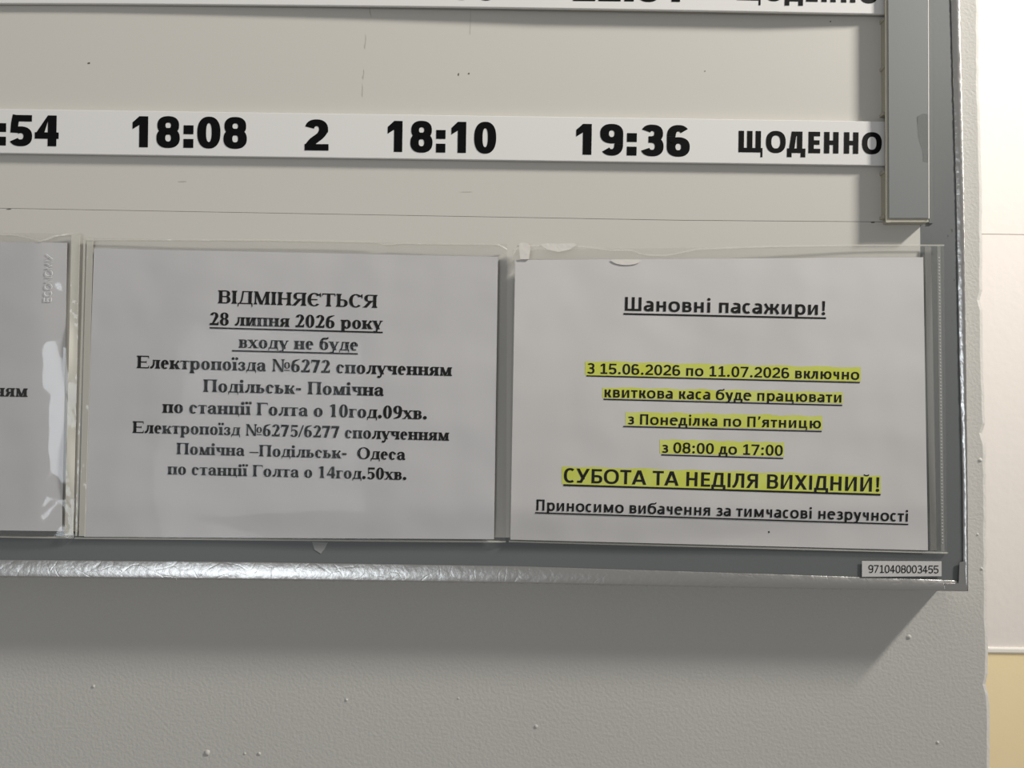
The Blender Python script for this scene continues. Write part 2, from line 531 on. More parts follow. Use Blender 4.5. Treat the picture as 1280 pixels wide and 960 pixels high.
        if ch == 'у':
            W = 500 if S else 474
            p.diag(W * .42, 0, 14, xh, w * 1.1, top=S)
            p.diag(W * .40, -30, W - 30 - th * 1.2, xh, th * 1.15 if S else w * 1.02, top=S)
            if S:
                p.rib([(W * .47, 20), (W * .40, -120), (W * .2, -175)], [th * 1.4, th * 1.4, th * 1.6]); p.dot(W * .2, -145, 60)
            else:
                p.rib([(W * .52, 60), (W * .42, -110), (W * .1, -150)], [w * .95, w * .9, t])
            return W
        if ch == 'р':
            W = 556 if S else 537
            p.stem(sb - (10 if S else 0), -205 if S else -185, xh, 1, 1, 1, 0)
            x = sb - (10 if S else 0)
            p.ring(x + w * (.3 if S else .1), -10, W - rb, xh + 10, w=w, t=t * 1.05, a0=-150, a1=150); return W
        if ch == 'б':
            W = 500 if S else 537
            p.ring(rb, -10, W - rb, xh * .98)
            p.ring(rb, -10, W + 30, H * .98, w=w * .85, a0=100, a1=200)
            p.rib([(rb + w * .6, xh * .72), (W * .36, H * .87), (W * .8, H * .93), (W - 50, H + 30)], [w * .75, w * .75, w * .62, t * .7]); return W
    up = ch.isupper()
    h = H if up else xh
    c = ch.upper()
    f = 1.0 if up else .80
    if not up and S: w = w * .95
    W = 0
    def B(bold_serif, sans): return bold_serif if S else sans * k
    if c in 'НПЦИЙШЩМ':
        bw = {'Н': B(580, 455), 'П': B(580, 450), 'Ц': B(580, 455), 'И': B(580, 475), 'Й': B(580, 475), 'Ш': B(800, 690), 'Щ': B(800, 700), 'М': B(690, 660)}[c]
        if not up: bw = {'Н': B(440, 400), 'П': B(440, 390), 'Ц': B(430, 395), 'И': B(440, 410), 'Й': B(440, 410), 'Ш': B(640, 600), 'Щ': B(640, 600), 'М': B(520, 520)}[c]
        s1 = sb - (0 if up or not S else 12)
        x0, x1 = s1, s1 + bw - w
        if c == 'М':
            if S:
                p.stem(x0 + 20, 0, h, 1, 1, 0, 0, w=th * 1.1); p.bar(x0 - e * .6, h - t * .75, x0 + 60, h)
                p.stem(x1, 0, h, 1, 1, 0, 1)
                p.diag((x0 + x1 + w) / 2 - w * .55, 0, x0 - 4, h, w * 1.05); p.diag((x0 + x1 + w) / 2 - th * .6, 0, x1 - 4, h, th * 1.2)
            else:
                p.stem(x0, 0, h); p.stem(x1, 0, h)
                m = (x0 + x1 + w) / 2
                p.diag(m - w * .5, h * .06, x0, h, w); p.diag(m - w * .5, h * .06, x1, h, w)
            return bw + 2 * s1
        p.stem(x0, 0, h); p.stem(x1, 0, h)
        if c == 'Н': p.bar(x0 + w - 5, h * .5 - t * .5, x1 + 5, h * .5 + t * .5)
        if c == 'П': p.bar(x0, h - t * (.9 if S else 1), x1 + w, h)
        if c in 'ШЩЦ':
            p.bar(x0, 0, x1 + w, t * (.9 if S else 1))
            if c in 'ШЩ': p.stem((x0 + x1) / 2, 0, h)
            if c in 'ЩЦ':
                if S: p.poly([(x1 + w - 10, t), (x1 + w + e * 1.0, t), (x1 + w + e * 1.0, -150 * f), (x1 + w + e * .4, -150 * f)])
                else: p.bar(x1 + w - 10, 0, x1 + w + 60, t); p.bar(x1 + w - 10, -.22 * h * (1 if up else 1.1), x1 + w + 60, t)
                return bw + 2 * s1 + (10 if S else 50)
        if c in 'ИЙ':
            if S: p.diag(x0 + w - 20, h * .1, x1 - th + 20, h * .9, th * 1.3)
            else: p.poly([(x0, 0), (x0 + w, 0), (x1 + w, h), (x1, h)] if False else [(x0 + w * .5, 0), (x0 + w * 1.1, 0), (x1 + w * .5, h), (x1 - w * .1, h)])
            if c == 'Й':
                m = (x0 + x1 + w) / 2
                p.ring(m - 120, h + 40, m + 120, h + 260, w=50, t=58, a0=195, a1=345)
        return bw + 2 * s1
    if c in 'ГТЕ':
        if c == 'Г':
            W = B(590, 430) if up else B(410, 360)
            s1 = sb - (0 if up or not S else 12)
            p.stem(s1, 0, h); p.bar(s1, h - t, W - 20, h); p.drop(W - 20, h, 1, 1, f * 1.4); return W
        if c == 'Т':
            W = B(667, 495) if up else B(465, 400)
            p.stem(W / 2 - w / 2, 0, h, 1, 1, 0, 0); p.bar(22, h - t, W - 22, h)
            p.drop(22, h, 1, -1, f * 1.4); p.drop(W - 22, h, 1, 1, f * 1.4); return W
        W = B(667, 488)
        p.stem(sb, 0, h, 1, 0, 1, 0)
        r = W - 36
        p.bar(sb, 0, r, t); p.bar(sb, h - t, r - 12, h); p.bar(sb, h * .5 - t * .5, r - (120 if S else 28), h * .5 + t * .5)
        p.drop(r, 0, -1, 1, 1.5); p.drop(r - 12, h, 1, 1, 1.4)
        if S: p.poly([(r - 120, h * .5 + 90), (r - 120, h * .5 - 90), (r - 150, h * .5 - 40), (r - 170, h * .5), (r - 150, h * .5 + 40)])
        return W
    if c in 'ВЬБ':
        W = {'В': B(650, 560), 'Ь': B(610, 545), 'Б': B(630, 545)}[c] if up else {'В': B(480, 488), 'Ь': B(480, 478), 'Б': 500}[c]
        s1 = sb - (0 if up or not S else 12)
        r = W - rb
        p.stem(s1, 0, h, 1, 0, 1, 0 if c != 'Ь' else 1)
        m = h * .53
        if c == 'В':
            p.bowl(s1, 0, r, m + t * .45, t=t * .95); p.bowl(s1, m - t * .45, r - 24, h, w=w * .92, t=t * .95)
        else:
            p.bowl(s1, 0, r, h * (.58 if up else .62))
            if c == 'Б': p.bar(s1, h - t, r - 20, h); p.drop(r - 20, h, 1, 1, 1.2)
        return W
    if c == 'Я':
        W = B(700, 560) if up else B(510, 490)
        s1 = sb - (0 if up or not S else 12)
        x = W - s1 - w
        p.stem(x, 0, h, 1, 1, 0, 1)
        l = rb + (20 if S else 14)
        m = h * .45
        p.bowl(x + w, m, 2 * (x + w) - l, h, m=-1, t=t * .95)
        p.diag(8, 0, x - w * 1.1, m + t, w * 1.12)
        if S: p.bar(-6, 0, 120, t * .75)
        return W
    if c in 'ОСЄ':
        W = {'О': B(760, 676), 'С': B(700, 530), 'Є': B(700, 520)}[c] if up else {'О': B(500, 537), 'С': B(444, 418), 'Є': B(444, 418)}[c]
        o = 12
        if c == 'О': p.ring(rb, -o, W - rb, h + o, w=w * (1.05 if S else 1), t=t * 1.02)
        else:
            r = W - rb + (0 if S else 40)
            p.ring(rb, -o, r, h + o, w=w * (1.05 if S else 1), t=t * 1.02, a0=38 if S else 52, a1=318 if S else 308)
            if S and up: p.poly([(r - 8, h + 10), (r - 40, h + 6), (r - 120, h - 60), (r - 50, h - 170), (r - 14, h - 215), (r, h - 215)])
            elif S: p.dot(r - 62, h - 115, 62)
            if c == 'Є': p.bar(rb + w, h * .5 - t * .5, r - 170, h * .5 + t * .5)
        return W
    if c == 'З':
        W = B(560, 480) if up else B(415, 418)
        m = h * .53
        p.ring(34, m - t * .45, W - 40, h + 10, a0=150, a1=-90, w=w * .95); p.ring(14, -10, W - 24, m + t * .45, a0=90, a1=-150)
        p.bar(W * .36, m - t * .5, W * .56, m + t * .5)
        if S: p.dot(82, h - 110, 52); p.dot(78, 95, 54)
        return W
    if c == 'Д':
        W = B(730, 600) if up else B(520, 510)
        b, d = t * (1 if S else 1), (150 if S else 150) * f
        xr = W - sb - w + (14 if S else -26)
        p.stem(xr, 0, h, 0, 0, 0, 1)
        xl = W * (.36 if S else .26)
        if S:
            p.rib([(W * .14, 20), (W * .27, h * .3), (xl, h)], [th * 1.1, th * 1.2, th * 1.3])
            p.bar(xl - e * .8, h - t * .8, xr + 10, h)
        else:
            p.poly([(W * .1, 0), (W * .1 + w, 0), (xl + w * .95, h), (xl, h)]); p.bar(xl, h - t, xr + w, h)
        p.bar(18, 0, W - 14, b)
        if S:
            p.poly([(18, b), (80, b), (46, -d), (18, -d)]); p.poly([(W - 14, b), (W - 80, b), (W - 44, -d), (W - 14, -d)])
        else:
            q = w * .88
            p.bar(14, -d * .95, 14 + q, b); p.bar(W - 10 - q, -d * .95, W - 10, b)
        return W
    if c == 'Л':
        W = B(700, 560) if up else B(530, 468)
        s1 = sb - (0 if up or not S else 12)
        xr = W - s1 - w
        p.stem(xr, 0, h, 1, 1, 0, 1)
        xl = W * (.34 if S else .24)
        p.bar(xl, h - t * (.85 if S else 1), xr + 10, h)
        if S:
            p.rib([(xl + 30, h - 10), (xl + 14, h * .45), (W * .2, 40)], [th * 1.2, th * 1.5, th * 1.9]); p.dot(W * .15, 58 * f + 8, 66 * f + 8)
            p.bar(xl - e * .6, h - t * .75, xl + 40, h)
        else: p.rib([(xl + w * .5, h), (xl + w * .42, h * .5), (W * .16, t * .7), (6, t * .5)], [w, w, w * .95, t])
        return W
    if c in 'КЖ':
        if c == 'К':
            W = B(720, 540) if up else B(530, 468)
            s1 = sb - (0 if up or not S else 12)
            p.stem(s1, 0, h); x = s1 + w
            p.rib([(x - 10, h * .5), (x + (W - x) * .38, h * .56), (W - 90 if S else W - w * .8, h - (20 if S else 0))], [t, t * 1.3, th * 1.5 if S else w * .98])
            if S: p.dot(W - 92, h - 62, 58)
            p.diag(W - w * 1.25 - (6 if S else 0), 0, x + (4 if S else -6), h * .55, w * 1.22)
            if S: p.bar(W - w * 1.3, 0, W + 14, t * .75)
            return W
        W = B(900, 720) if up else B(760, 700)
        m = W / 2
        p.stem(m - w / 2, 0, h)
        for q in (-1, 1):
            a = m + q * (m - w * .62)
            p.rib([(m, h * .5), (m + q * W * .22, h * .57), (a, h)], [t * 1.1, t * 1.1, w * .9]); p.rib([(m, h * .5), (m + q * W * .22, h * .45), (a, 0)], [t * 1.1, t * 1.1, w])
        return W
    if c == 'Х':
        W = B(720, 540) if up else B(500, 460)
        p.diag(W - 16 - w * 1.15, 0, 16, h, w * 1.15, S, S)
        d = th * 1.3 if S else w * 1.1
        p.diag(22 if not S else 40, 0, W - d - (22 if not S else 50), h, d, S, S); return W
    if c == 'Ч':
        W = B(700, 540) if up else B(530, 470)
        s1 = sb - (0 if up or not S else 12)
        x = W - s1 - w
        p.stem(x, 0, h); p.stem(s1 - 2, h * .62, h, 0, 0, 1, 1)
        p.ring(s1 - 2, h * .38, x + w, h * 1.0, t=t * 1.15, a0=180, a1=282)
        return W
    if c == 'Ю':
        W = B(1000, 850) if up else B(760, 720)
        s1 = sb - (0 if up or not S else 12)
        p.stem(s1, 0, h); l = s1 + w + 62
        p.bar(s1 + w - 5, h * .5 - t * .5, l + w * .6, h * .5 + t * .5); p.ring(l, -10, W - rb, h + 10); return W
    raise KeyError(ch)

# pens: bold book serif, bold office sans, its regular weight, heavy poster sans
PENS = {
    'serif': dict(w=156, t=58, H=676, xh=468, serif=50, nn=2.15, thin=60),
    'sans': dict(w=120, t=97, H=640, xh=474, serif=0, nn=2.35),
    'plain': dict(w=84, t=70, H=634, xh=466, serif=0, nn=2.3),
    'heavy': dict(w=190, t=150, H=716, xh=519, serif=0, nn=2.35, wide=1.12),
}
def layout(text, font):
    """faces of a whole line in em/1000 and its ink extent in x"""
    out, x = [], 0
    for ch in text:
        pen = Pen(**PENS[font])
        a = glyph(pen, ch)
        out += [[(px + x, py) for px, py in f] for f in pen.faces]
        x += a
    xs = [p[0] for f in out for p in f]
    return out, min(xs), max(xs)
# ------------------------------------------------------------------ the setting
FARY = 0.55
e0, e1 = at(1226, 0, 0.0), at(1240, 960, 0.0)
def edge_x(z):
    return e0.x + (e1.x - e0.x) * (z - e0.z) / (e1.z - e0.z)
rows = [0.6 + 1.9 * i / 240 for i in range(241)]
v, f = [], []
for z in rows:
    x = edge_x(min(max(z, 1.15), 1.85)) + random.uniform(-.0004, .0004) + .0004 * math.sin(z * 31) - (.0022 if random.random() < .03 else 0)
    xs_ = edge_x(min(max(z, 1.15), 1.85))
    v += [(-1.4, 0, z), (x - .004, 0, z), (x - .0012, .0012, z), (x, .005, z), (xs_ + .0004, .014, z), (xs_ + .0004, .30, z), (-1.4, .30, z)]
for i in range(240):
    for k in range(7):
        a, b = i * 7 + k, i * 7 + (k + 1) % 7
        f.append((a, b, b + 7, a + 7))
f += [(6, 5, 4, 3, 2, 1, 0), tuple(240 * 7 + k for k in range(7))]
structure(mesh('wall_front', v, f, M['wall']))
def lump(px, py, r, sx=1.0):
    c = at(px, py, 0.0); v, f = [c + Vector((0, -r * .55, 0))], []
    for k, (q, h) in enumerate(((.5, .42), (.85, .18), (1.1, -.02))):
        for i in range(9):
            a = math.tau * i / 9; j = random.uniform(.8, 1.2)
            v.append(c + Vector((r * q * j * sx * math.cos(a), -r * h, r * q * j * math.sin(a))))
    f += [(0, 1 + i, 1 + (i + 1) % 9) for i in range(9)]
    for k in range(2):
        f += [(1 + 9 * k + i, 10 + 9 * k + i, 10 + 9 * k + (i + 1) % 9, 1 + 9 * k + (i + 1) % 9) for i in range(9)]
    mesh('paint_lump', v, f, M['wall'], bpy.data.objects['wall_front'], True)
for a in ((1225, 575, .0017), (1227, 711, .0012), (1136, 796, .0018), (259, 941, .0022), (324, 942, .0014), (306, 942, .001), (117, 858, .0013), (433, 875, .0012), (670, 908, .0015), (1172, 928, .0013), (573, 873, .0008), (1222, 668, .001)):
    lump(*a)
zc, zd, zw = at(1260, 293, FARY).z, at(1260, 816, FARY).z, at(1260, 809, FARY).z
structure(MB().box(.1, 1.9, FARY, FARY + .12, zw, zc - .0006).box(.1, 1.9, FARY, FARY + .12, zc + .0006, 2.9).box(.1, 1.9, FARY + .002, FARY + .11, zc - .0007, zc + .0007).build('wall_far', M['far']))
structure(bevel(MB().box(.1, 1.9, FARY - .004, FARY + .12, zd, zw).build('trim_1', M['white_line']), .002))
structure(MB().box(.1, 1.9, FARY - .001, FARY + .12, 0.3, zd).build('trim_2', M['dado']))

# ------------------------------------------------------------------ the board
BF = -0.030                                       # front of the grey frame plate
flat = lambda x, y: 0.0
board = empty('timetable_board', 'large grey framed timetable board with white face and foil taped edges on the plaster wall', 'notice board', (0, 0, at(640, 737, 0).z))
TLX, TOPY = -540, -230
bevel(MB().slab([(TLX, TOPY), (1193, TOPY), (1205, 733), (TLX, 716)], BF, -.0002).build('frame_plate', M['grey'], board), .0006)
# white face in two sheets that meet in a thin joint
PF = BF - .0006
MB().slab([(TLX, TOPY), (1149, TOPY), (1150, 277.5), (1100, 277), (850, 275), (280, 265), (0, 260), (TLX, 254)], PF, BF).build('face_panel', M['panel'], board)
MB().slab([(TLX, 254.5), (0, 260.5), (280, 265.5), (850, 275.6), (1100, 277.6), (1150, 278.2), (1154, 680), (640, 672), (TLX, 655)], PF, BF).build('face_panel', M['panel'], board)

# foil tape folded over the lower and the right edge
def foil(name, path0, path1, Y, n, amp):
    """strip between two pixel edges; its outer edge folds back round the plate"""
    v, f = [], []
    prof = [(0, .0001), (.06, .0004), (.5, .0011), (.88, .0017), (.97, .0014), (1, .0004), (1.0, -.0060), (1.0, -.0295)]
    for i in range(n + 1):
        t = i / n
        a = path0(t); b = path1(t)
        for w, h in prof:
            p = at(lerp(a[0], b[0], w), lerp(a[1], b[1], w), Y)
            j = random.uniform(-1, 1) * amp
            p.y -= h + abs(j) * .35
            if w == 1: p += Vector((0, 0, j * .6)) if name == 'foil_edge_tape' else Vector((j * .6, 0, 0))
            v.append(p)
    k = len(prof)
    for i in range(n):
        for j in range(k - 1):
            f.append((i * k + j, i * k + j + 1, (i + 1) * k + j + 1, (i + 1) * k + j))
    return mesh(name, v, f, M['foil'], board, True)
def poly(pts):
    def g(t):
        x = lerp(pts[0][0], pts[-1][0], t)
        for (a, b), (c, d) in zip(pts, pts[1:]):
            if x <= c or (c, d) == pts[-1]: return (x, lerp(b, d, (x - a) / (c - a)))
    return g
foil('foil_edge_tape', poly([(TLX, 697), (0, 699.5), (320, 702.5), (640, 707.5), (960, 717.5), (1206, 726)]),
     poly([(TLX, 717), (0, 721.5), (320, 725), (640, 729), (960, 735), (1208, 739)]), BF - .0002, 260, .0004)
def polyv(pts):
    q = poly([(y, x) for x, y in pts]); return lambda t: tuple(reversed(q(t)))
foil('foil_side_tape', polyv([(1186, TOPY), (1188.5, 0), (1195, 240), (1199, 450), (1203, 600), (1204, 728)]),
     polyv([(1196, TOPY), (1198.5, 0), (1203.5, 240), (1206.5, 450), (1208, 600), (1209, 739)]), BF - .0002, 300, .0009)

# slotted channel that holds the timetable strips
CF = BF - .0098
ch = MB().slab([(1109.5, TOPY), (1159, TOPY), (1160.5, 272.5), (1111.5, 272.5)], CF - .0006, CF + .0002).build('slot_channel', M['bar'], board)
lips = MB()
lips.slab([(1106, TOPY), (1112, TOPY), (1113.5, 278), (1107.5, 278)], CF + .0002, CF + .0016)       # edge under the facing
lips.slab([(1111, 272), (1160, 272), (1161, 277.5), (1111, 277.5)], CF + .0003, BF - .0006)           # closed lower end
lips.slab([(1150, TOPY), (1159, TOPY), (1160.5, 274), (1151.5, 274)], CF + .0002, BF - .0002)
for y0, y1 in ((-210, -45), (22, 143), (212, 272)):                                                     # comb between the slots
    lips.slab([(1107, y0), (1110, y0), (1110.6, y1), (1107.6, y1)], CF + .0016, BF - .0006)
for y in (22, 82, 140, 213, 269):
    lips.slab([(1104, y), (1109, y), (1109, y + 3.5), (1104, y + 3.5)], CF + .003, BF - .0006)
lips.build('channel_lip', M['cream'], ch)
MB().slab([(1160, TOPY), (1164, TOPY), (1166.5, 279), (1161.5, 279)], BF - .0012, BF - .0001).build('channel_flange', M['grey'], ch)
MB().slab([(1159.2, TOPY), (1160.2, TOPY), (1161.8, 273), (1160.7, 273)], CF - .0007, CF + .0002).build('channel_edge_highlight', M['white_line'], ch)  # white strip paints the highlight line down the channel's right edge

# scuffs and chips on the white face
def blot(name, pts, Y, m, parent, lift=.00006):
    v = []
    for x, y in pts:
        p = at(x, y, Y); p.y -= lift; v.append(p)
    return mesh(name, v, [tuple(reversed(range(len(v))))], m, parent)
def scratch(x, y0, y1, w, lean=0):
    return [(x, y0), (x + w * .6, y0 + (y1 - y0) * .3), (x + w + lean, y1), (x + lean, y1 - 3), (x - w * .3, y0 + (y1 - y0) * .5)]
for x, y0, y1, w, l in ((457, 42, 62, 1.3, -2), (454.5, 86, 100, 1.6, -2), (453, 104, 122, 1.2, -1), (588, 8, 44, .8, -1), (462, 8, 22, 1.4, 1)):
    blot('scuff_mark', scratch(x, y0, y1, w, l), PF, M['scuff'], board)
for x, y, a, b in ((11, 261.5, 3.5, .7), (228, 227, 6, .8), (1091, 278, 3, .9), (583, 240, 9, .5), (111, 79, 2, 1.2), (1038, 27, 1, 1), (881, 89, 1, .8), (586, 92, 1.3, 1.2), (573, 93, 1, 2)):
    blot('chip_mark', [(x - a, y), (x - a * .4, y - b * .7), (x + a * .5, y - b), (x + a, y), (x + a * .3, y + b), (x - a * .6, y + b * .8)], PF, M['dark'] if a < 5 else M['scuff'], board)
for x, y, a in ((1190, 288, 2), (1185, 295, 1.4), (1193, 350, 1.2), (1195, 364, 1), (1190, 401, .8)):
    blot('chip_mark', [(x - a * .6, y - a), (x + a * .4, y - a * .8), (x + a * .5, y + a), (x - a * .4, y + a * .7)], BF, M['dark'], board)

# ------------------------------------------------------------------ timetable strips
def strip_thing(top, bot, Yf, label, texts, xs):
    """acrylic strip bowed between its slots; top/bot/Yf are functions of the pixel column"""
    t = empty('timetable_strip', label, 'sign', at(600, bot(600), Yf(600)), 'timetable strips on the board')
    v, f = [], []
    n = len(xs)
    for x in xs:
        a, b = at(x, top(x), Yf(x)), at(x, bot(x), Yf(x))
        for p, d in ((a, 0), (b, 0), (b, .0026), (a, .0026)):
            v.append(Vector((p.x, p.y + d, p.z)))
    for i in range(n - 1):
        for k in range(4):
            q = (k + 1) % 4
            f.append((i * 4 + k, i * 4 + q, (i + 1) * 4 + q, (i + 1) * 4 + k))
    f += [(3, 2, 1, 0), tuple((n - 1) * 4 + k for k in range(4))]
    bevel(mesh('strip_body', v, f, M['strip'], t), .0004, 2)
    for name, text, p0, p1, H in texts:
        write(name, text, 'heavy', p0, p1, H, -.03, lambda x, y: -.03 - Yf(x), M['vinyl'], t, lift=.00015)
    return t
xs = [TLX + (1112.0 - TLX) * i / 60 for i in range(61)]
strip_thing(lambda x: 136 + x * .01425, lambda x: 191.3 + x * .01405, lambda x: BF - .0046,
            'white acrylic timetable strip with whole times and a daily note in black', [
    ('time_lettering', ':', (-4, 181.8), (7.4, 182), 38.5),
    ('time_lettering', '54', (12.4, 182.1), (73.3, 183), 38.5),
    ('time_lettering', '18:08', (165.5, 184), (308.5, 185.8), 38.8),
    ('track_lettering', '2', (380.5, 188), (410.7, 188.3), 38.3),
    ('time_lettering', '18:10', (484.3, 189.8), (620, 191.8), 38.8),
    ('time_lettering', '19:36', (719.8, 193.2), (862, 195.7), 38.5),
    ('note_lettering', 'ЩОДЕННО', (923, 190.3), (1102, 192.7), 26.8)], xs)
top_y = lambda x: 4 + 13.5 * max(0, x / 1105) ** 1.7
strip_thing(lambda x: top_y(x) - 55, top_y, lambda x: BF - .0044 - .0032 * min(1, max(0, (x - 80) / 620)) ** 1.3 + .002 * max(0, (x - 980) / 130),
            'white acrylic timetable strip cut off by the top of the photo', [
    ('time_lettering', '21:00', (484, -2.5), (621, .6), 38.5),
    ('time_lettering', '22:51', (716, 1.2), (850, 2.4), 38.5),
    ('note_lettering', 'ЩОДЕННО', (921, 0.2), (1098, 4.2), 26.8)], xs)

# ------------------------------------------------------------------ notices in their clear pockets
def sm(a, b, x):
    t = min(1, max(0, (x - a) / (b - a))); return t * t * (3 - 2 * t)
def bulge1(x, y):
    return .0032 + .0008 * math.sin(x / 70.0 + .5) * math.sin((y - 300) / 110) + .0006 * math.sin((x + y) / 60) - .0017 * sm(35, 100, x)
def bulge2(x, y):
    d = .0012 + .0021 * sm(100, 640, x) + .0022 * math.sin(min(1, max(0, (y - 300) / 380)) ** .75 * math.pi) * math.sin(min(1, max(0, (x - 100) / 530)) * math.pi)
    d += .0005 * math.sin(x / 60 + y / 90) - .0012 * sm(630, 680, y)
    return d if d > .0012 else .0004 + .0008 * math.exp((d - .0012) / .0008)
def bulge3(x, y):
    d = .0056 - .0042 * sm(620, 1200, x) + .0006 * math.sin(x / 75 - .8) * math.sin(y / 60) + .0017 * math.sin(min(1, max(0, (y - 310) / 370)) ** .8 * math.pi)
    d -= .0038 * sm(630, 692, y)
    return d if d > .0016 else .0004 + .0012 * math.exp((d - .0016) / .0012)
def film1(x, y):                                   # the loose film buckles a little along its weld
    return bulge1(x, y) + .0011 * (1 + math.sin(y / 23 + 1.6)) * sm(10, 60, x) * sm(96, 84, x) * sm(380, 425, y)
PB = PF - .0003
def line(parent, disp, text, font, p0, p1, H, under=None, th=1.9):
    write('text_line', text, font, p0, p1, H, PY, disp, M['ink'], parent)
    if under: rule('underline', under[0], under[1], th, PY, disp, M['ink'], parent)
PY = PB - .0004
GAP = .0005

# the cut-off notice on the left
n1 = empty('notice_sheet', 'white notice sheet cut off by the left edge of the photo', 'paper', at(20, 664, PY), 'printed notices')
sheet('paper', (-440, 297), (84, 303.5), (77.5, 664), (-447, 657), PY, bulge1, .00012, M['greypaper'], n1, 90, 70)
PYT = PY
line(n1, bulge1, 'сполученням', 'serif', (-108, 493.3), (34.7, 496.2), 15.4)
# the middle notice
n2 = empty('notice_sheet', 'white notice sheet in black serif type about cancelled trains, middle of the row', 'paper', at(360, 672, PY), 'printed notices')
sheet('paper', (117.5, 310.5), (622.5, 321), (617.5, 674), (105, 671), PY, bulge2, .00012, M['greypaper'], n2, 90, 70)
for a in (
    ('ВІДМІНЯЄТЬСЯ', (272.5, 379), (471.6, 384.9), 16.2),
    ('28 липня 2026 року', (262.3, 406.3), (478.4, 411.8), 15.6, ((262, 409.8), (478.5, 415.6))),
    ('входу не буде', (298.2, 434.8), (447.3, 438.4), 15.3, ((290.2, 438.4), (447.4, 442.4))),
    ('Електропоїзда №6272 сполученням', (171, 460.1), (565, 470), 15.7),
    ('Подільськ- Помічна', (254, 489.8), (479.8, 495), 15.7),
    ('по станції Голта о 10год.09хв.', (203, 515.9), (533.6, 524.3), 15.7),
    ('Електропоїзд №6275/6277 сполученням', (165.8, 541), (561.4, 550.9), 14.6),
    ('Помічна –Подільськ-  Одеса', (220.5, 567.8), (506.8, 575), 14.4),
    ('по станції Голта о 14год.50хв.', (209.3, 593), (508, 600), 14.4)):
    line(n2, bulge2, a[0], 'serif', a[1], a[2], a[3], a[4] if len(a) > 4 else None)
# the right notice
n3 = empty('notice_sheet', 'white notice sheet in sans type with yellow highlighted lines', 'paper', at(900, 680, PY), 'printed notices')
sheet('paper', (644, 325), (1154, 321.5), (1160, 688), (638, 674.5), PY, bulge3, .00012, M['paper'], n3, 90, 70)
def mark(p0, p1, h0, h1):
    """band of highlighter from p0 to p1 along the baseline, h0 below and h1 above it"""
    n, v = 60, []
    for i in range(n + 1):
        x, y = lerp(p0[0], p1[0], i / n), lerp(p0[1], p1[1], i / n)
        e0_, e1_ = h0 + random.uniform(-.3, .3), -h1 + .6 * math.sin(i * .7) + random.uniform(-.4, .4)
        for k in range(6):
            d = lerp(e0_, e1_, k / 5)
            q = at(x, y + d, PY - bulge3(x, y + d)); q.y -= .00009; v.append(q)
    mesh('highlight', v, [(6 * i + k, 6 * i + k + 1, 6 * i + k + 7, 6 * i + k + 6) for i in range(n) for k in range(5)], M['marker'], n3)['label'] = 'yellow highlighter band'
for a in (
    ('Шановні пасажири!', (781, 388.4), (1031.4, 394), 17.2, ((779.4, 392.4), (1032.5, 397.8)), 2.2, None),
    ('З 15.06.2026 по 11.07.2026 включно', (733.8, 466.9), (1073.9, 474.8), 13, ((733, 469.8), (1074.7, 478.2)), 1.6, (2, 15.5)),
    ('квиткова каса буде працювати', (755.6, 496.6), (1051.6, 503.3), 13.2, ((754.4, 499.1), (1052.7, 506.7)), 1.6, (1, 12.5)),
    ('з Понеділка по П’ятницю', (784.4, 530.3), (1026, 535.6), 13, ((779, 533.1), (1027, 539.3)), 1.6, (1.5, 15.5)),
    ('з 08:00 до 17:00', (827, 565.8), (978.3, 569.7), 13.2, ((826.6, 568.6), (979, 573)), 1.6, (1, 16.5)),
    ('СУБОТА ТА НЕДІЛЯ ВИХІДНИЙ!', (704.7, 602.9), (1099, 614.8), 17.8, ((704.2, 606.3), (1100.6, 618.4)), 2.3, (2.4, 20)),
    ('Приносимо вибачення за тимчасові незручності', (670.3, 638), (1134.8, 652.1), 13.8, ((669, 640.9), (1135.3, 655.5)), 1.7, None)):
    if a[6]: mark((a[1][0] - 2.5, a[1][1]), (a[2][0] + 2, a[2][1]), *a[6])
    line(n3, bulge3, a[0], 'sans', a[1], a[2], a[3], a[4], a[5])
q = at(961, 665, PY)
blot('ink_speck', [(959.6, 664), (961.5, 663.4), (962.4, 665.4), (960.6, 666.4)], PY - bulge3(961, 665), M['ink'], n3, .0001)

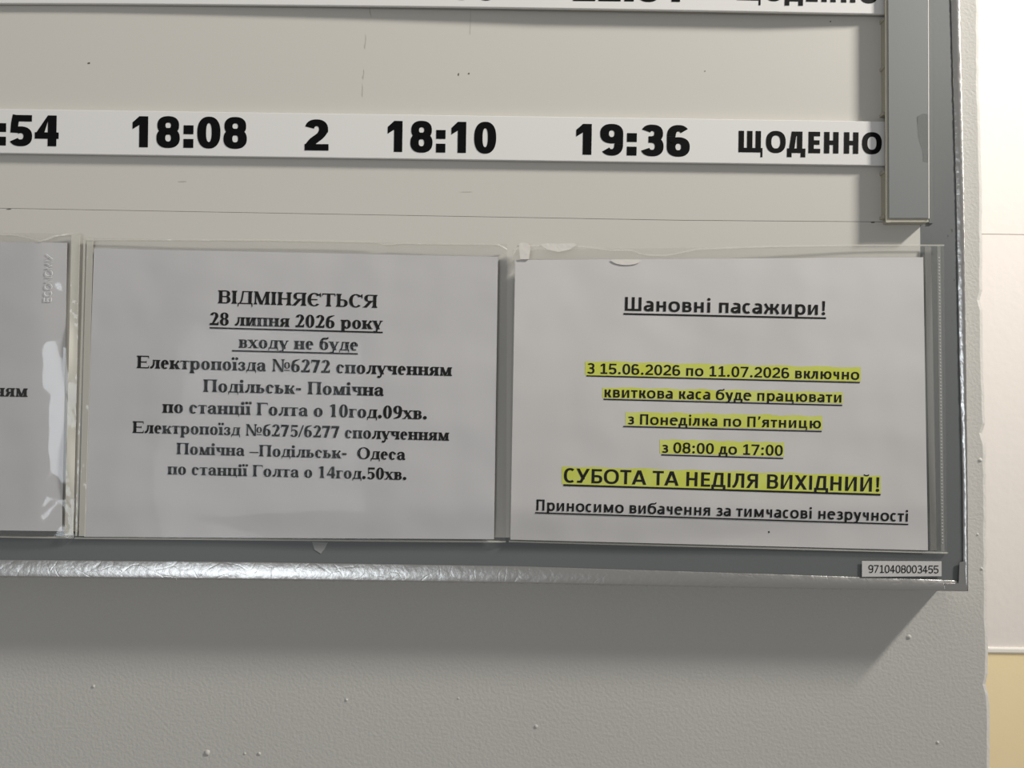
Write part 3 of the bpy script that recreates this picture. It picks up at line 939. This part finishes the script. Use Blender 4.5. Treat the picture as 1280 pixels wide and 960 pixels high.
# ---- pockets
def ptop(pts):
    g = poly(pts)
    def h(x):
        x = min(max(x, pts[0][0]), pts[-1][0])
        return g((x - pts[0][0]) / (pts[-1][0] - pts[0][0]))[1]
    return h
def pocket(label, tl, tr, br, bl, bulge, seams, ref, film='film', seam='seam', top=None):
    t = empty('document_pocket', label, 'plastic pocket', at(*ref, PB), 'clear plastic pockets on the board')
    front = lambda x, y: bulge(x, y) + GAP
    sheet('back_film', tl, tr, br, bl, PB, flat, .0001, M['back'], t, 4, 4)
    sheet('front_film', tl, tr, br, bl, PY, front, .00015, M[film], t, 90, 60, top)
    if top:                                          # pale strip paints a highlight along the film's cut upper edge
        v, f, n = [], [], 90
        for i in range(n + 1):
            x = lerp(tl[0], tr[0], i / n); y = top(x)
            for d in (-.2, 1.6):
                p = at(x, y + d, PY - front(x, y)); p.y -= .0003; v.append(p)
        mesh('film_rim_highlight', v, [(2 * i, 2 * i + 1, 2 * i + 3, 2 * i + 2) for i in range(n)], M['seam'], t)
    # folded lower edge that closes the pocket
    v, f = [], []
    n, k = 50, 7
    for i in range(n + 1):
        x, y = lerp(bl[0], br[0], i / n), lerp(bl[1], br[1], i / n)
        dpt = front(x, y) + .0006
        for j in range(k):
            a = math.pi * j / (k - 1) - math.pi / 2
            p = at(x, y, PB); p.y -= dpt / 2 + dpt / 2 * math.sin(a); p.z -= .0011 * math.cos(a); v.append(p)
    for i in range(n):
        for j in range(k - 1):
            f.append((i * k + j, i * k + j + 1, (i + 1) * k + j + 1, (i + 1) * k + j))
    mesh('bottom_fold', v, f, M['seam'], t, True)
    for a, b, w, off in seams:
        sheet('welded_seam', (a[0], a[1]), (a[0] + w, a[1]), (b[0] + w, b[1]), (b[0], b[1]), PY, lambda x, y: front(x, y) + off, .0002, M[seam], t, 3, 40)
    return t
pk1 = pocket('clear pocket around the notice cut off at the left photo edge, with an embossed word', (-455, 286), (100, 292), (92.5, 671), (-460, 662), film1,
            [((89.5, 293), (81, 669), 10.5, .0003)], (20, 671), 'film_shiny', top=ptop([(-455, 287), (20, 293), (34, 296), (52, 301), (62, 297), (70, 294), (100, 291)]))
pk2 = pocket('clear pocket around the middle notice about cancelled trains', (104.5, 297), (634, 305), (632.5, 676), (94, 671.5), lambda x, y: bulge2(x, y) * (1 - .75 * sm(625, 633, x)),
            [((104.5, 298), (94, 670), 2.2, .0002), ((108.5, 298), (98.5, 670), 8, .0001)], (360, 672), top=ptop([(104, 298), (112, 300), (125, 299), (330, 299.5), (470, 302), (482, 305.5), (500, 303.5), (624, 305), (634, 311)]))
pk3 = pocket('clear torn-topped pocket around the highlighted notice, rightmost of the row', (641, 312), (1180, 306), (1184, 690), (636, 675.5), bulge3,
            [((1156, 308), (1163, 688), 8, .0001), ((1171.5, 307), (1176.5, 689), 4.2, .0004), ], (900, 688), 'film', 'seam_clear', top=ptop([(641, 318), (647, 307), (700, 305.5), (735, 308), (765, 312.5), (788, 312), (806, 318), (832, 319), (870, 311), (960, 307.5), (1070, 306), (1180, 306)]))
# thumb notch cut in the front film
v = [at(783 + 19 * math.cos(a), 324.3 - 7 * math.sin(a), PY - bulge3(783, 326) - GAP - .0002) for a in [math.pi + math.pi * i / 16 for i in range(17)]]
mesh('thumb_notch', v, [tuple(range(17))], M['torn'], pk3)
# dotted weld along the right seam
v, f = [], []
for i in range(88):
    y = 322 + i * 4.1
    x = 1173.8 + (y - 310) / 380 * 4.6
    c = at(x, y, PY - bulge3(x, y) - GAP - .0006)
    b = len(v)
    v += [c + Vector((dx * .0006, -h * .00015, dz * .0006)) for dx, dz, h in ((-1, 0, 0), (0, -1, 0), (1, 0, 0), (0, 1, 0), (0, 0, 1))]
    f += [(b + 4, b + k, b + (k + 1) % 4) for k in range(4)]
mesh('weld_dots', v, f, M['emboss'], pk3, True)
# embossed word running up the left pocket
def emb(text, p0, p1, size):
    E = {'E': [[(0, 0), (0, 1)], [(0, 0), (.55, 0)], [(0, .5), (.5, .5)], [(0, 1), (.55, 1)]],
         'C': [[(.75 - .35 + .42 * math.cos(a), .5 + .5 * math.sin(a)) for a in [math.radians(45 + 270 * i / 14) for i in range(15)]]],
         'O': [[(.42 + .42 * math.cos(a), .5 + .5 * math.sin(a)) for a in [math.radians(360 * i / 18) for i in range(19)]]],
         'N': [[(0, 0), (0, 1), (.7, 0), (.7, 1)]], 'M': [[(0, 0), (.06, 1), (.42, .1), (.78, 1), (.84, 0)]],
         'I': [[(.1, 0), (.1, 1)]], 'X': [[(0, 0), (.7, 1)], [(0, 1), (.7, 0)]]}
    adv = {'E': .75, 'C': .95, 'O': 1.02, 'N': .9, 'M': 1.04, 'I': .36, 'X': .72}
    W = sum(adv[c] for c in text)
    L = math.hypot(p1[0] - p0[0], p1[1] - p0[1]); ux, uy = (p1[0] - p0[0]) / L, (p1[1] - p0[1]) / L
    v, f, x0 = [], [], 0
    def put(x, y, h):
        s, t = x / W * L, y * size
        px, py = p0[0] + ux * s + uy * t, p0[1] + uy * s - ux * t
        q = at(px, py, PY - film1(px, py) - GAP); q.y -= h; v.append(q)
    for c in text:
        for st in E[c]:
            for (xa, ya), (xb, yb) in zip(st, st[1:]):
                d = math.hypot(xb - xa, yb - ya) or 1; nx, ny = -(yb - ya) / d * .06, (xb - xa) / d * .06
                b = len(v)
                for (x, y) in ((xa, ya), (xb, yb)):
                    put(x0 + x + nx, y + ny, .00005); put(x0 + x, y, .0003); put(x0 + x - nx, y - ny, .00005)
                f += [(b, b + 1, b + 4, b + 3), (b + 1, b + 2, b + 5, b + 4)]
        x0 += adv[c]
    mesh('embossed_word', v, f, M['emboss'], pk1)
emb('ECONOMIX', (64.2, 377), (66.8, 318), 9)

# ------------------------------------------------------------------ sticker, tape and torn bits
st = empty('inventory_sticker', 'small white sticker with a row of digits at the lower right board corner', 'label', at(1127, 720, BF), None)
SY = BF - .0012
MB().slab([(1077.5, 701.2), (1177, 701.6), (1177, 720.3), (1077.5, 721)], SY - .0002, SY).build('sticker_paper', M['sticker'], st)
write('number_lettering', '9710408003455', 'plain', (1085.5, 715.8), (1173, 716.5), 9.6, SY - .0002, flat, M['ink'], st)

tag(MB().slab([(1146, 146), (1153, 142), (1159.5, 142.5), (1160, 203), (1154, 202), (1153, 188), (1148, 172)], CF - .00075, CF - .0006).build('clear_tape_scrap', M['tape']),
    'torn scrap of clear tape stuck on the grey slotted channel', 'tape')
tag(MB().slab([(390, 677), (410, 678), (406, 686), (401, 692), (393, 687)], BF - .0003, BF).build('tape_residue', mat('dull_tape_residue', (152, 153, 151), .7)),
    'small pale patch of tape residue on the grey band under the middle notice', 'tape')
tag(MB().slab([(648.5, 305), (652, 303), (660, 304), (663, 310), (661, 324), (650, 324)], PY - .0066, PY - .0050).build('torn_paper_bit', M['torn']),
    'torn white paper corner stuck at the upper left of the highlighted notice', 'paper')
tag(MB().slab([(675, 306), (683, 304), (700, 304.5), (718, 303.8), (721, 306), (712, 312), (698, 315), (684, 312)], PY - .0066, PY - .0063).build('tape_residue', M['torn']),
    'ragged white tape residue along the top of the right pocket', 'tape')
tag(MB().slab([(1199.5, 703), (1206.5, 701), (1208.2, 737.5), (1181, 737), (1181, 730), (1198.5, 729)], BF - .0020, BF - .0014).build('foil_patch', M['foil']),
    'small foil patch folded over the lower right corner of the board', 'tape')
